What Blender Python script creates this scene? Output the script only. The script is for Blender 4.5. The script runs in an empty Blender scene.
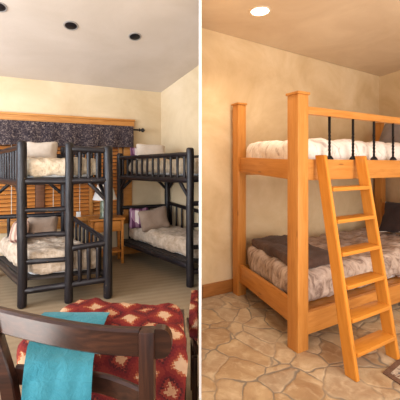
import bpy, bmesh, math, random
from mathutils import Vector, Matrix, noise
random.seed(7)
SC = bpy.context.scene
COL = SC.collection
F, HY, CAMH = 330.0, 165.0, 1.4
V = Vector

# ------------------------------------------------------------------ materials
def srgb(r, g, b):
    f = lambda c: (c/255/12.92) if c/255 <= .04045 else ((c/255+.055)/1.055)**2.4
    return (f(r), f(g), f(b), 1)

class N:
    """small node-tree builder"""
    def __init__(s, name):
        s.m = bpy.data.materials.new(name); s.m.use_nodes = True
        s.t = s.m.node_tree; s.b = s.t.nodes['Principled BSDF']
        s.tc = s.t.nodes.new('ShaderNodeTexCoord')
    def n(s, typ, **k):
        x = s.t.nodes.new(typ)
        for a, v in k.items():
            if a.startswith('i_'): x.inputs[a[2:].replace('_', ' ')].default_value = v
            else: setattr(x, a, v)
        return x
    def l(s, a, b): s.t.links.new(a, b)
    def mapping(s, scale=(1, 1, 1), rot=(0, 0, 0), loc=(0, 0, 0), src='Object'):
        m = s.n('ShaderNodeMapping'); s.l(s.tc.outputs[src], m.inputs[0])
        m.inputs['Scale'].default_value = scale; m.inputs['Rotation'].default_value = rot; m.inputs['Location'].default_value = loc
        return m.outputs[0]
    def noise(s, vec, scale, detail=4, rough=.55, dist=0):
        x = s.n('ShaderNodeTexNoise'); s.l(vec, x.inputs['Vector'])
        x.inputs['Scale'].default_value = scale; x.inputs['Detail'].default_value = detail
        x.inputs['Roughness'].default_value = rough; x.inputs['Distortion'].default_value = dist
        return x
    def ramp(s, fac, stops, interp='LINEAR'):
        r = s.n('ShaderNodeValToRGB'); s.l(fac, r.inputs[0]); cr = r.color_ramp; cr.interpolation = interp
        while len(cr.elements) < len(stops): cr.elements.new(.5)
        for e, (p, c) in zip(cr.elements, stops): e.position = p; e.color = c
        return r.outputs[0]
    def mix(s, fac, a, b, mode='MIX'):
        x = s.n('ShaderNodeMixRGB', blend_type=mode)
        for i, v in enumerate((fac, a, b)):
            if isinstance(v, (int, float, tuple)): x.inputs[i].default_value = v
            else: s.l(v, x.inputs[i])
        return x.outputs[0]
    def math(s, op, a, b=0):
        x = s.n('ShaderNodeMath', operation=op)
        for i, v in enumerate((a, b)):
            if isinstance(v, (int, float)): x.inputs[i].default_value = v
            else: s.l(v, x.inputs[i])
        return x.outputs[0]
    def bump(s, h, strength=.3, dist=.01):
        b = s.n('ShaderNodeBump'); b.inputs['Strength'].default_value = strength; b.inputs['Distance'].default_value = dist
        s.l(h, b.inputs['Height']); s.l(b.outputs[0], s.b.inputs['Normal'])
    def done(s, color=None, rough=.6, metal=0, spec=.5):
        if color is not None:
            if isinstance(color, tuple): s.b.inputs['Base Color'].default_value = color
            else: s.l(color, s.b.inputs['Base Color'])
        s.b.inputs['Roughness'].default_value = rough; s.b.inputs['Metallic'].default_value = metal
        s.b.inputs['Specular IOR Level'].default_value = spec
        return s.m

def plaster(name, c1, c2, c3, sc=1.2):
    k = N(name); v = k.mapping()
    a = k.noise(v, sc, 6, .6, .6); b = k.noise(v, sc*5, 5, .6, .3)
    col = k.ramp(a.outputs[0], [(.3, c1), (.52, c2), (.72, c3)])
    col = k.mix(k.math('MULTIPLY', b.outputs[0], .35), col, c1)
    k.bump(b.outputs[0], .25, .012)
    return k.done(col, .85, spec=.2)

def wood(name, c1, c2, c3, rough=.42, sc=1.0, bump=.06):
    k = N(name); v = k.mapping((1.2*sc, 14*sc, 14*sc))
    a = k.noise(v, 2.2, 5, .6, 1.1)
    b = k.noise(k.mapping((2*sc, 60*sc, 60*sc)), 3, 3, .5)
    col = k.ramp(a.outputs[0], [(.25, c1), (.5, c2), (.78, c3)])
    col = k.mix(k.math('MULTIPLY', b.outputs[0], .3), col, c1)
    # scattered knots
    vo = k.n('ShaderNodeTexVoronoi'); k.l(k.mapping((1.6, 7, 7)), vo.inputs['Vector']); vo.inputs['Scale'].default_value = 1.6
    kn = k.ramp(vo.outputs['Distance'], [(.05, (1, 1, 1, 1)), (.11, (0, 0, 0, 1))])
    col = k.mix(k.math('MULTIPLY', kn, .6), col, tuple(x*.35 for x in c1[:3])+(1,))
    k.bump(b.outputs[0], bump, .004)
    return k.done(col, rough, spec=.4)

def fabric(name, c1, c2, sc=6, rough=.9, weave=260, bump=.25):
    k = N(name); v = k.mapping()
    a = k.noise(v, sc, 5, .6, .4); w = k.noise(v, weave, 2, .5)
    col = k.ramp(a.outputs[0], [(.32, c1), (.68, c2)])
    cr = k.noise(v, 22, 4, .6, 1.5)
    h = k.math('ADD', k.math('MULTIPLY', w.outputs[0], .15), cr.outputs[0])
    k.bump(h, bump, .02)
    m = k.done(col, rough, spec=.15); k.b.inputs['Sheen Weight'].default_value = .1
    return m

M = {}
M['plaster_l'] = plaster('cream_plaster', srgb(204, 180, 144), srgb(219, 198, 164), srgb(232, 213, 184))
M['ceil_l'] = plaster('ceiling_plaster', srgb(202, 190, 178), srgb(213, 202, 192), srgb(222, 212, 204), 1.0)
M['plaster_r'] = plaster('tan_plaster', srgb(200, 170, 128), srgb(220, 194, 154), srgb(234, 212, 178), 1.6)
M['ceil_r'] = plaster('ceiling_tan', srgb(206, 182, 152), srgb(216, 194, 166), srgb(226, 206, 178), 1.6)
M['white'] = N('white_paint').done(srgb(250, 248, 245), .5)
M['pine'] = wood('honey_pine', srgb(176, 110, 46), srgb(198, 132, 62), srgb(210, 150, 82), .38)
M['pine_step'] = wood('golden_pine', srgb(184, 112, 38), srgb(204, 132, 48), srgb(216, 150, 68), .32)
M['orange'] = wood('orange_wood', srgb(178, 112, 50), srgb(206, 142, 74), srgb(222, 164, 98), .4)
M['base'] = wood('baseboard_wood', srgb(132, 80, 34), srgb(160, 102, 48), srgb(180, 122, 64), .4)
M['oak'] = wood('nightstand_oak', srgb(176, 106, 42), srgb(204, 132, 60), srgb(220, 152, 80), .4)
M['slat'] = wood('blind_slat_wood', srgb(190, 112, 44), srgb(216, 142, 70), srgb(232, 166, 98), .45)
M['dark_frame'] = wood('brown_mullion', srgb(96, 60, 38), srgb(120, 76, 50), srgb(140, 92, 62), .5)
M['walnut'] = wood('dark_walnut', srgb(30, 16, 12), srgb(56, 31, 22), srgb(84, 49, 33), .28, 1.2)
M['tape'] = N('white_cord').done(srgb(226, 214, 200), .8)
M['iron'] = N('black_iron').done(srgb(22, 20, 22), .45, .6)
M['rod'] = N('dark_rod').done(srgb(34, 30, 30), .4, .5)
M['can'] = N('dark_lamp_can').done(srgb(28, 28, 34), .35, .3)
M['can_trim'] = N('downlight_trim').done(srgb(150, 145, 142), .5)
M['can_trim_r'] = N('downlight_trim_warm').done(srgb(226, 206, 180), .5)
k = N('log_bark'); v = k.mapping((2, 16, 16))
a = k.noise(v, 2.2, 6, .65, .8); b = k.noise(k.mapping((3, 12, 12)), 4, 4, .6)
col = k.ramp(a.outputs[0], [(.28, srgb(12, 9, 13)), (.55, srgb(25, 20, 25)), (.78, srgb(54, 44, 44))])
vo = k.n('ShaderNodeTexVoronoi'); k.l(k.mapping((5, 9, 9)), vo.inputs['Vector']); vo.inputs['Scale'].default_value = 2.0
kn = k.ramp(vo.outputs['Distance'], [(.05, (1, 1, 1, 1)), (.09, (0, 0, 0, 1))])
col = k.mix(k.math('MULTIPLY', kn, .6), col, srgb(150, 120, 88))
k.bump(b.outputs[0], .35, .012); M['log'] = k.done(col, .4, spec=.4)
M['board'] = N('dark_support_board').done(srgb(52, 42, 38), .8)
M['quilt'] = fabric('cream_comforter', srgb(190, 166, 134), srgb(226, 208, 184), 12, bump=1.0)
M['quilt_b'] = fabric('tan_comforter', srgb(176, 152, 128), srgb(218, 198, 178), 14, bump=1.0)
M['white_quilt'] = fabric('white_comforter', srgb(226, 216, 208), srgb(244, 238, 232), 5, bump=.4)
M['mattress'] = fabric('white_mattress', srgb(220, 214, 210), srgb(236, 232, 228), 3, bump=.1)
M['pillow'] = fabric('ivory_pillowcase', srgb(192, 176, 160), srgb(210, 196, 182), 4, bump=.2)
M['taupe'] = fabric('taupe_pillowcase', srgb(138, 116, 100), srgb(158, 136, 120), 5, bump=.2)
M['brownb'] = fabric('dark_brown_blanket', srgb(74, 54, 46), srgb(98, 76, 66), 7, bump=.4)
M['brownp'] = fabric('dark_brown_pillowcase', srgb(50, 36, 32), srgb(66, 50, 46), 5, bump=.2)
M['greyp'] = fabric('grey_pillowcase', srgb(120, 108, 104), srgb(142, 130, 126), 5, bump=.2)
M['teal'] = fabric('teal_cloth', srgb(42, 112, 126), srgb(66, 136, 150), 6, bump=.35)
M['shade'] = fabric('white_lamp_shade', srgb(226, 224, 222), srgb(240, 238, 236), 4, bump=.05)
# white-tan streaked comforter of the right room
k = N('streaked_comforter'); v = k.mapping((2.2, 9, 3), (0, 0, .6))
a = k.noise(v, 2.2, 4, .6, 1.2)
col = k.ramp(a.outputs[0], [(.34, srgb(188, 172, 162)), (.46, srgb(228, 216, 206)), (.7, srgb(240, 232, 224))])
c = k.noise(k.mapping(), 14, 4, .6, 1.5); k.bump(c.outputs[0], .5, .02); M['streak'] = k.done(col, .9, spec=.15)
k = N('streaked_tan_comforter'); v = k.mapping((2.2, 9, 3), (0, 0, .6))
a = k.noise(v, 2.6, 4, .6, 1.2)
col = k.ramp(a.outputs[0], [(.34, srgb(132, 110, 98)), (.5, srgb(182, 160, 146)), (.72, srgb(212, 192, 176))])
c = k.noise(k.mapping(), 14, 4, .6, 1.5); k.bump(c.outputs[0], .55, .02); M['streak_b'] = k.done(col, .9, spec=.15)
# valance
k = N('valance_fabric'); v = k.mapping()
vo = k.n('ShaderNodeTexVoronoi'); k.l(v, vo.inputs['Vector']); vo.inputs['Scale'].default_value = 21
a = k.noise(v, 26, 5, .7, 2.0)
col = k.ramp(a.outputs[0], [(.38, srgb(40, 34, 38)), (.52, srgb(68, 58, 62)), (.60, srgb(124, 108, 102)), (.74, srgb(176, 156, 140))])
col = k.mix(k.ramp(vo.outputs['Distance'], [(.2, (.55, .55, .55, 1)), (.5, (0, 0, 0, 1))]), col, srgb(50, 44, 52))
M['valance'] = k.done(col, .9, spec=.1)
# plaid
def plaid(name, ca, cb, cc, f=34):
    k = N(name); s = k.n('ShaderNodeSeparateXYZ'); k.l(k.mapping(), s.inputs[0])
    def st(o): return k.math('GREATER_THAN', k.math('SINE', k.math('MULTIPLY', o, f)), 0)
    x = st(s.outputs[0]); z = st(s.outputs[2])
    col = k.mix(x, ca, cb); col2 = k.mix(x, cb, cc)
    return_col = k.mix(z, col, col2)
    w = k.noise(k.mapping(), 30, 3); k.bump(w.outputs[0], .2, .01)
    return k.done(return_col, .9, spec=.1)
M['plaid'] = plaid('purple_plaid', srgb(216, 202, 196), srgb(140, 104, 124), srgb(84, 46, 72), 62)
M['plaid_b'] = plaid('brown_plaid', srgb(196, 168, 150), srgb(158, 124, 110), srgb(104, 66, 62), 80)
# kilim: stepped diamonds
k = N('kilim_fabric')
def kil(k, fx, fy, rot, off):
    m = k.mapping((fx, fy, fy), rot, off); s = k.n('ShaderNodeSeparateXYZ'); k.l(m, s.inputs[0])
    def ax(o):
        q = k.math('SNAP', o, .125)
        return k.math('PINGPONG', q, 1.0)
    g = k.noise(k.mapping(), 15, 3)
    yz = k.math('ADD', s.outputs[1], s.outputs[2])
    d = k.math('ADD', ax(k.math('ADD', s.outputs[0], k.math('MULTIPLY', yz, .35))), ax(k.math('SUBTRACT', yz, k.math('MULTIPLY', s.outputs[0], .2))))
    d = k.math('MULTIPLY', k.math('ADD', k.math('SUBTRACT', d, .35), k.math('MULTIPLY', g.outputs[0], .9)), .45)
    return d
d = kil(k, 14, 13, (0, 0, 0), (.3, .2, .1))
col = k.ramp(d, [(0, srgb(196, 164, 130)), (.26, srgb(160, 94, 62)), (.33, srgb(112, 42, 36)), (.50, srgb(90, 30, 32)), (.62, srgb(42, 27, 30)), (.69, srgb(122, 52, 40)), (.80, srgb(182, 140, 104))], 'CONSTANT')
w = k.noise(k.mapping(), 60, 3, .6); col = k.mix(k.math('MULTIPLY', w.outputs[0], .45), col, srgb(128, 40, 36))
k.bump(w.outputs[0], .3, .01); M['kilim'] = k.done(col, .9, spec=.1)
# carpet
k = N('beige_carpet'); v = k.mapping()
a = k.noise(v, 2.0, 4, .6); b = k.noise(v, 120, 3, .7)
wv = k.n('ShaderNodeTexWave'); k.l(k.mapping((1, 1, 1), (0, 0, -.35)), wv.inputs['Vector'])
wv.inputs['Scale'].default_value = 3.2; wv.inputs['Distortion'].default_value = 1.2; wv.bands_direction = 'Y'
col = k.ramp(a.outputs[0], [(.3, srgb(138, 118, 93)), (.7, srgb(156, 134, 108))])
col = k.mix(k.math('MULTIPLY', wv.outputs['Fac'], .28), col, srgb(172, 152, 126))
col = k.mix(k.math('MULTIPLY', b.outputs[0], .3), col, srgb(128, 108, 84))
k.bump(b.outputs[0], .4, .01); M['carpet'] = k.done(col, .95, spec=.1)
# flagstone
k = N('flagstone'); v = k.mapping((1, 1, 1), (0, 0, .4), (.35, .15, 0))
dn = k.noise(v, 2.2, 3, .5); vadd = k.n('ShaderNodeVectorMath', operation='SCALE'); k.l(dn.outputs['Color'], vadd.inputs[0]); vadd.inputs['Scale'].default_value = .34
va = k.n('ShaderNodeVectorMath', operation='ADD'); k.l(v, va.inputs[0]); k.l(vadd.outputs[0], va.inputs[1])
sx = k.n('ShaderNodeMapping'); k.l(va.outputs[0], sx.inputs[0]); sx.inputs['Scale'].default_value = (1.0, 1.0, 0)
e = k.n('ShaderNodeTexVoronoi', feature='DISTANCE_TO_EDGE'); k.l(sx.outputs[0], e.inputs['Vector']); e.inputs['Scale'].default_value = 4.5
c = k.n('ShaderNodeTexVoronoi'); k.l(sx.outputs[0], c.inputs['Vector']); c.inputs['Scale'].default_value = 4.5
hs = k.n('ShaderNodeSeparateColor'); k.l(c.outputs['Color'], hs.inputs[0])
st = k.ramp(hs.outputs[0], [(0, srgb(164, 134, 100)), (.35, srgb(184, 156, 120)), (.65, srgb(192, 168, 136)), (1, srgb(168, 146, 120))])
mo = k.noise(v, 5, 6, .65, .8)
st = k.mix(k.ramp(mo.outputs[0], [(.42, (0, 0, 0, 1)), (.72, (.75, .75, .75, 1))]), st, srgb(136, 98, 66))
mo2 = k.noise(v, 11, 5, .65, .5)
st = k.mix(k.ramp(mo2.outputs[0], [(.5, (0, 0, 0, 1)), (.8, (.6, .6, .6, 1))]), st, srgb(226, 206, 174))
ed = k.ramp(e.outputs['Distance'], [(.012, (.9, .9, .9, 1)), (.036, (0, 0, 0, 1))])
fd = k.noise(v, 3.1, 3, .6)
ed = k.math('MULTIPLY', ed, k.ramp(fd.outputs[0], [(.36, (.25, .25, .25, 1)), (.56, (1, 1, 1, 1))]))
col = k.mix(ed, st, srgb(122, 112, 100))
hh = k.math('ADD', k.ramp(e.outputs['Distance'], [(.01, (0, 0, 0, 1)), (.06, (1, 1, 1, 1))]), k.math('MULTIPLY', mo.outputs[0], .4))
k.bump(hh, .35, .01); M['stone'] = k.done(col, .55, spec=.3)
# rug
k = N('rug_border'); w = k.noise(k.mapping(), 60, 3, .6)
M['rug_border'] = k.done(k.ramp(w.outputs[0], [(.3, srgb(96, 70, 56)), (.7, srgb(124, 94, 76))]), .95, spec=.1)
k = N('rug_field'); a = k.noise(k.mapping((1, 1, 1)), 22, 3, .6, 1.2)
M['rug_field'] = k.done(k.ramp(a.outputs[0], [(.36, srgb(78, 76, 84)), (.46, srgb(176, 158, 140)), (.56, srgb(198, 180, 160)), (.64, srgb(112, 80, 66))]), .95, spec=.1)
# lamp base
k = N('green_glaze'); a = k.noise(k.mapping(), 18, 4, .6, 1)
M['glaze'] = k.done(k.ramp(a.outputs[0], [(.35, srgb(74, 88, 72)), (.65, srgb(132, 138, 112))]), .3)
# glass
k = N('window_glass'); M['glass'] = k.done((.95, .97, .98, 1), .03); k.b.inputs['Transmission Weight'].default_value = 1
k = N('lit_lens'); k.b.inputs['Emission Color'].default_value = (1, .86, .66, 1); k.b.inputs['Emission Strength'].default_value = 14
M['lens'] = k.done((1, .95, .9, 1), .5)

# ------------------------------------------------------------------ helpers
def tagit(o, label=None, cat=None, group=None, kind=None):
    if label: o['label'] = label
    if cat: o['category'] = cat
    if group: o['group'] = group
    if kind: o['kind'] = kind
    return o

def thing(name, loc, label, cat, group=None, rz=0):
    o = bpy.data.objects.new(name, None); COL.objects.link(o)
    o.empty_display_size = .05
    o.matrix_world = Matrix.Translation(V(loc)) @ Matrix.Rotation(rz, 4, 'Z')
    WM[o.name] = o.matrix_world.copy()
    return tagit(o, label, cat, group)
WM = {}

def link(name, bm, mat, parent=None, mw=None, smooth=True, mats=None):
    """mesh given in local coordinates of world matrix mw"""
    me = bpy.data.meshes.new(name)
    bmesh.ops.recalc_face_normals(bm, faces=bm.faces[:])
    bm.to_mesh(me); bm.free()
    for p in me.polygons: p.use_smooth = smooth
    for m in (mats or [mat]): me.materials.append(m)
    o = bpy.data.objects.new(name, me); COL.objects.link(o)
    mw = mw or Matrix.Identity(4)
    if parent is not None:
        o.parent = parent
        o.matrix_basis = WM[parent.name].inverted() @ mw
    else: o.matrix_basis = mw
    WM[o.name] = mw
    if smooth:
        try: me.set_sharp_from_angle(angle=math.radians(40))
        except Exception: pass
    return o

def frame(p, q, up=V((0, 0, 1))):
    """matrix: origin p, X towards q, Z near up"""
    p, q = V(p), V(q); x = (q-p).normalized()
    y = V(up).cross(x)
    if y.length < 1e-4: y = V((0, 1, 0)).cross(x) if abs(x.y) < .9 else V((1, 0, 0)).cross(x)
    y.normalize(); z = x.cross(y)
    m = Matrix((x, y, z)).transposed().to_4x4(); m.translation = p
    return m

def bm_box(bm, x0, x1, y0, y1, z0, z1, bev=0):
    b = bmesh.new(); vs = [b.verts.new((x, y, z)) for x in (x0, x1) for y in (y0, y1) for z in (z0, z1)]
    for f in ((0, 1, 3, 2), (4, 6, 7, 5), (0, 4, 5, 1), (2, 3, 7, 6), (0, 2, 6, 4), (1, 5, 7, 3)): b.faces.new([vs[i] for i in f])
    bmesh.ops.recalc_face_normals(b, faces=b.faces[:])
    if bev: bmesh.ops.bevel(b, geom=b.edges[:], offset=bev, segments=2, affect='EDGES', profile=.6)
    me = bpy.data.meshes.new('tmp'); b.to_mesh(me); b.free(); bm.from_mesh(me); bpy.data.meshes.remove(me)
    return bm

def beam(name, p, q, w, h, mat, parent, up=V((0, 0, 1)), bev=.006, ext=0):
    """square beam from p to q; w along Y (side), h along Z(up)"""
    L = (V(q)-V(p)).length
    bm = bm_box(bmesh.new(), -ext, L+ext, -w/2, w/2, -h/2, h/2, bev)
    return link(name, bm, mat, parent, frame(p, q, up))

def log_bm(L, r, seed, taper=.0, wob=.1, seg=14, rings=None, cap=True):
    bm = bmesh.new(); rings = rings or max(6, int(L/.07)); prev = None; off = V((seed*3.1, seed*1.7, seed*.9))
    st = []
    e = r*.45
    st = [(0, .55), (e*.35, .86), (e, 1.0)] + [(e+(L-2*e)*i/rings, 1) for i in range(1, rings)] + [(L-e, 1), (L-e*.35, .86), (L, .55)]
    first = last = None
    for x, s in st:
        cy = wob*r*1.0*noise.noise(V((x*2.2, 0, 0))+off); cz = wob*r*1.0*noise.noise(V((x*2.2, 9, 0))+off)
        loop = []
        for j in range(seg):
            a = 2*math.pi*j/seg
            rr = r*s*(1-taper*x/L)*(1+wob*.7*noise.noise(V((x*6, math.cos(a)*1.1, math.sin(a)*1.1))+off))
            loop.append(bm.verts.new((x, cy+rr*math.cos(a), cz+rr*math.sin(a))))
        if prev:
            for j in range(seg): bm.faces.new((prev[j], prev[(j+1) % seg], loop[(j+1) % seg], loop[j]))
        else: first = loop
        prev = loop
    bm.faces.new(first[::-1]); bm.faces.new(prev)
    return bm
SEED = [1]; LG_ = M['log']
def log(name, p, q, r, mat, parent, wob=.14, taper=0):
    SEED[0] += 1; wob = wob*1.35 if mat is LG_ else wob
    return link(name, log_bm((V(q)-V(p)).length, r, SEED[0], taper, wob), mat, parent, frame(p, q))

def tube_path(bm, pts, r, seg=10):
    pts = [V(p) for p in pts]; prev = None
    for i, p in enumerate(pts):
        t = (pts[min(i+1, len(pts)-1)]-pts[max(i-1, 0)]).normalized()
        n1 = t.orthogonal().normalized() if i == 0 else (n1 - t*n1.dot(t)).normalized()
        n2 = t.cross(n1); rr = r[i] if isinstance(r, (list, tuple)) else r
        loop = [bm.verts.new(p+n1*rr*math.cos(2*math.pi*j/seg)+n2*rr*math.sin(2*math.pi*j/seg)) for j in range(seg)]
        if prev:
            for j in range(seg): bm.faces.new((prev[j], prev[(j+1) % seg], loop[(j+1) % seg], loop[j]))
        else: bm.faces.new(loop[::-1])
        prev = loop
    bm.faces.new(prev)
    return bm

def lathe(bm, prof, seg=24, c=(0, 0)):
    prev = None
    for r, z in prof:
        loop = [bm.verts.new((c[0]+r*math.cos(2*math.pi*j/seg), c[1]+r*math.sin(2*math.pi*j/seg), z)) for j in range(seg)]
        if prev:
            for j in range(seg): bm.faces.new((prev[j], prev[(j+1) % seg], loop[(j+1) % seg], loop[j]))
        prev = loop
    return bm

def soft_bm(L, W, H, r, nx=24, ny=16, nz=6, amp=.0, fr=4, seed=0, pinch=0, bow=0, fn=None):
    """rounded soft box, centred; pinch thins it to the rim like a pillow"""
    bm = bmesh.new(); grid = {}
    def pt(i, j, k):
        key = (i, j, k)
        if key in grid: return grid[key]
        p = V((L*(i/nx-.5), W*(j/ny-.5), H*(k/nz-.5)))
        h = V((L/2-r, W/2-r, H/2-min(r, H/2*.98)))
        c = V(tuple(max(-h[a], min(h[a], p[a])) for a in range(3)))
        d = p-c
        if d.length > 1e-7:
            rr = r if H/2 >= r else r
            dn = d.normalized(); s = V((r, r, min(r, H/2*.98)))
            p = c + V((dn.x*s.x, dn.y*s.y, dn.z*s.z))
        if pinch:
            ex = 1-abs(2*p.x/L)**3.0; ey = 1-abs(2*p.y/W)**3.0
            f = max(.0, ex*ey)**.5
            p.z *= (1-pinch)+pinch*f
            # concave sides, pointed corners
            p.x *= 1-bow*(1-abs(2*p.y/W)**2); p.y *= 1-bow*(1-abs(2*p.x/L)**2)
        if amp:
            n = p.normalized() if p.length else V((0, 0, 1)); q = p*fr+V((seed*7.3, seed*2.1, 0))
            a1 = noise.noise(q)+.5*noise.noise(q*2.3)+.35*abs(noise.noise(q*4.1))
            dirn = V((p.x/L*1.0, p.y/W*1.0, (1.6 if p.z > 0 else -.4)*abs(p.z/H)*2)); dirn.normalize()
            p += dirn*amp*a1
        if fn: p = fn(p)
        grid[key] = bm.verts.new(p); return grid[key]
    def quad(a, b, c, d): bm.faces.new((a, b, c, d))
    for i in range(nx):
        for j in range(ny):
            for k in (0, nz): quad(pt(i, j, k), pt(i+1, j, k), pt(i+1, j+1, k), pt(i, j+1, k))
    for i in range(nx):
        for k in range(nz):
            for j in (0, ny): quad(pt(i, j, k), pt(i+1, j, k), pt(i+1, j, k+1), pt(i, j, k+1))
    for j in range(ny):
        for k in range(nz):
            for i in (0, nx): quad(pt(i, j, k), pt(i, j+1, k), pt(i, j+1, k+1), pt(i, j, k+1))
    return bm

def pillow(name, c, w, h, t, rot, mat, label, cat='pillow', group=None, seed=1, amp=.016, bow=.13, pipe=None):
    """w wide (X), h high (Z after standing), t thick; rot=(tilt, yaw, roll) radians; standing pillow leans back by tilt"""
    bm = soft_bm(w, h, t, min(t*.45, .06), 26, 20, 6, amp, 5, seed, .82, bow)
    m = Matrix.Translation(V(c)) @ Matrix.Rotation(rot[1], 4, 'Z') @ Matrix.Rotation(math.pi/2-rot[0], 4, 'X') @ Matrix.Rotation(rot[2], 4, 'Z')
    root = link(name, bm, mat, None, m)
    if pipe:
        pts = []
        for s in range(60):
            a = s/60*4; k = int(a); f = a-k; e = [(-1+2*f, -1), (1, -1+2*f), (1-2*f, 1), (-1, 1-2*f)][k]
            x, y = e[0]*w/2*.985, e[1]*h/2*.985
            x *= 1-bow*(1-e[1]**2); y *= 1-bow*(1-e[0]**2)
            pts.append((x, y, 0))
        pts.append(pts[0])
        link('piping', tube_path(bmesh.new(), pts, .006, 6), pipe, root, m)
    return tagit(root, label, cat, group)

def skewbox(O, a, b, s0, s1, t0, t1, z0, z1, r, amp, seed, mat, name, parent=None, fr=4, n=(30, 30, 7), fn=None, hollow=None):
    """soft box over the parallelogram O + s*a + t*b (unit vectors a, b)"""
    L, W, H = s1-s0, t1-t0, z1-z0
    O = V((O[0], O[1], 0)); a = V((a[0], a[1], 0)); b = V((b[0], b[1], 0))
    org = O + a*(s0+s1)/2 + b*(t0+t1)/2
    def mp(p):
        if fn: p = fn(p)
        if hollow and p.z < -H*.36 and abs(p.x) < L/2-.035 and abs(p.y) < W/2-.035: p.z = hollow-(z0+z1)/2
        w = a*p.x + b*p.y; return V((w.x, w.y, p.z))
    bm = soft_bm(L, W, H, r, n[0], n[1], n[2], amp, fr, seed, fn=mp)
    o = link(name, bm, mat, parent, Matrix.Translation(V((org.x, org.y, (z0+z1)/2))))
    return o

def poly_prism(name, pts, z0, z1, mat, kind='structure', z1s=None):
    bm = bmesh.new(); n = len(pts)
    lo = [bm.verts.new((x, y, z0)) for x, y in pts]; hi = [bm.verts.new((x, y, z1s[i] if z1s else z1)) for i, (x, y) in enumerate(pts)]
    bm.faces.new(lo[::-1]); bm.faces.new(hi)
    for i in range(n): bm.faces.new((lo[i], lo[(i+1) % n], hi[(i+1) % n], hi[i]))
    o = link(name, bm, mat, None, None, smooth=False)
    if kind: o['kind'] = kind
    return o

# ------------------------------------------------------------------ layout of the rooms
K = V((-.645, 5.456))                       # far right corner of the log-bunk room
E1 = V((-.898, -.44)); E1.normalize()       # along its window wall, leftwards
N1 = V((-E1.y, E1.x)) * -1                  # out of the room?
N1 = V((.44, -.898)); N1.normalize()        # into the room
E2 = V((.685, -.728)); E2.normalize()       # along its right wall, towards the viewer
RW0 = V((.012, 3.47)); RE = V((.869, .495)); RE.normalize()      # wall behind the pine bunk
RN = V((RE.y, -RE.x))                       # into that room
RK = RW0 + RE*3.12
RE2 = V((.295, -.955)); RE2.normalize()

def ws(u):                                  # distance along the window wall of a sight line
    k_ = (u-200)/F                          # x = k*y
    return (K.x-k_*K.y)/(k_*E1.y-E1.x)
def WP(s, out=0, z=0):
    p = K+E1*s+N1*out; return V((p.x, p.y, z))

HB = 2.6                                    # ceiling height at the window wall
SL = .285                                   # ceiling rise towards the viewer
def ceil_z(x, y): return HB + SL*max(0, (V((x, y))-K).dot(N1))

# floors
fl = [(-4.6, -2.5), (0, -2.5), (0, 3.47), (RK.x, RK.y)]
kk = K+E2*2.08
poly_prism('floor', [(-4.6, -2.5), (0, -2.5), (0, 3.478), (kk.x+.05, kk.y), (K.x+.12, K.y+.12), tuple(K+E1*4.6-N1*.12)], -.06, 0, M['carpet'])
poly_prism('floor_right', [(0.0005, -2.5), (5.6, -2.5), (RK.x+.12, RK.y+.05), (0.0005, 3.46)], -.06, 0, M['stone'])

# window wall with its opening
WT = .14
s_r, s_l = ws(129), 4.3                     # opening from casing to far left
zs0, zs1 = .64, 2.0
def wall_box(name, s0, s1, z0, z1, mat):
    p = [tuple((WP(s0))[:2]), tuple(WP(s1)[:2]), tuple(WP(s1, -WT)[:2]), tuple(WP(s0, -WT)[:2])]
    return p
bm = bmesh.new()
def wbox(bm, s0, s1, z0, z1, o0=0, o1=-WT):
    vs = [bm.verts.new(WP(s, o, z)) for s in (s0, s1) for o in (o0, o1) for z in (z0, z1)]
    for f in ((0, 1, 3, 2), (4, 6, 7, 5), (0, 4, 5, 1), (2, 3, 7, 6), (0, 2, 6, 4), (1, 5, 7, 3)): bm.faces.new([vs[i] for i in f])
wbox(bm, -.12, s_r, 0, HB+.02); wbox(bm, s_r, 4.6, 0, zs0); wbox(bm, s_r, 4.6, zs1, HB+.02); wbox(bm, s_l, 4.6, zs0, zs1)
o = link('wall_back', bm, M['plaster_l'], smooth=False); o['kind'] = 'structure'
# its right wall (top follows the sloped ceiling)
p0, p1 = K, K+E2*2.02
out = V((.728, .685))*.04
poly_prism('wall_side', [tuple(p0), tuple(p1), tuple(p1+out), tuple(p0+out)], 0, 1, M['plaster_l'],
           z1s=[ceil_z(*p)+.02 for p in (p0, p1, p1, p0)])
# sloped ceiling
def cp(x, y, dz=0): return (x, y, HB+SL*(V((x, y))-K).dot(N1)+dz)
bm = bmesh.new()
cpts = [(-4.8, .2), (0-.0045, .2), (-.0045, 3.47), (kk.x+.04, kk.y), (K.x+.15, K.y+.12), tuple(K+E1*4.6-N1*.1)]
lo = [bm.verts.new(cp(*p)) for p in cpts]; hi = [bm.verts.new(cp(*p, .05)) for p in cpts]
bm.faces.new(lo); bm.faces.new(hi[::-1])
for i in range(len(lo)): bm.faces.new((lo[i], lo[(i+1) % len(lo)], hi[(i+1) % len(lo)], hi[i]))
o = link('ceiling', bm, M['ceil_l'], smooth=False); o['kind'] = 'structure'

# slim partition between the two rooms and the walls of the pine-bunk room
D0 = 1.45
def cr_z(x, y):
    t = (V((x, y))-RW0).dot(RE); return 2.845-.035*t
pb = bmesh.new(); bm_box(pb, -.0045, .0060, D0+.006, 3.47, 0, 4.2)
o = link('wall_partition', pb, M['plaster_r'], smooth=False); o['kind'] = 'structure'
pb = bmesh.new(); bm_box(pb, -.0045, .0060, D0, D0+.006, 0, 4.2)
o = link('trim_1', pb, M['white'], smooth=False); o['kind'] = 'structure'
q0, q1 = RW0, RK
poly_prism('wall_right_back', [tuple(q0), tuple(q1), tuple(q1-RN*.04), tuple(q0-RN*.04+V((0, .0)))], 0, 3.0, M['plaster_r'], z1s=[cr_z(*q0)+.05, cr_z(*q1)+.05, cr_z(*q1)+.05, cr_z(*q0)+.05])
q2 = RK+RE2*6.5; so = V((.955, .295))*.06
poly_prism('wall_right', [tuple(RK), tuple(q2), tuple(q2+so), tuple(RK+so)], 0, 3.0, M['plaster_r'])
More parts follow.
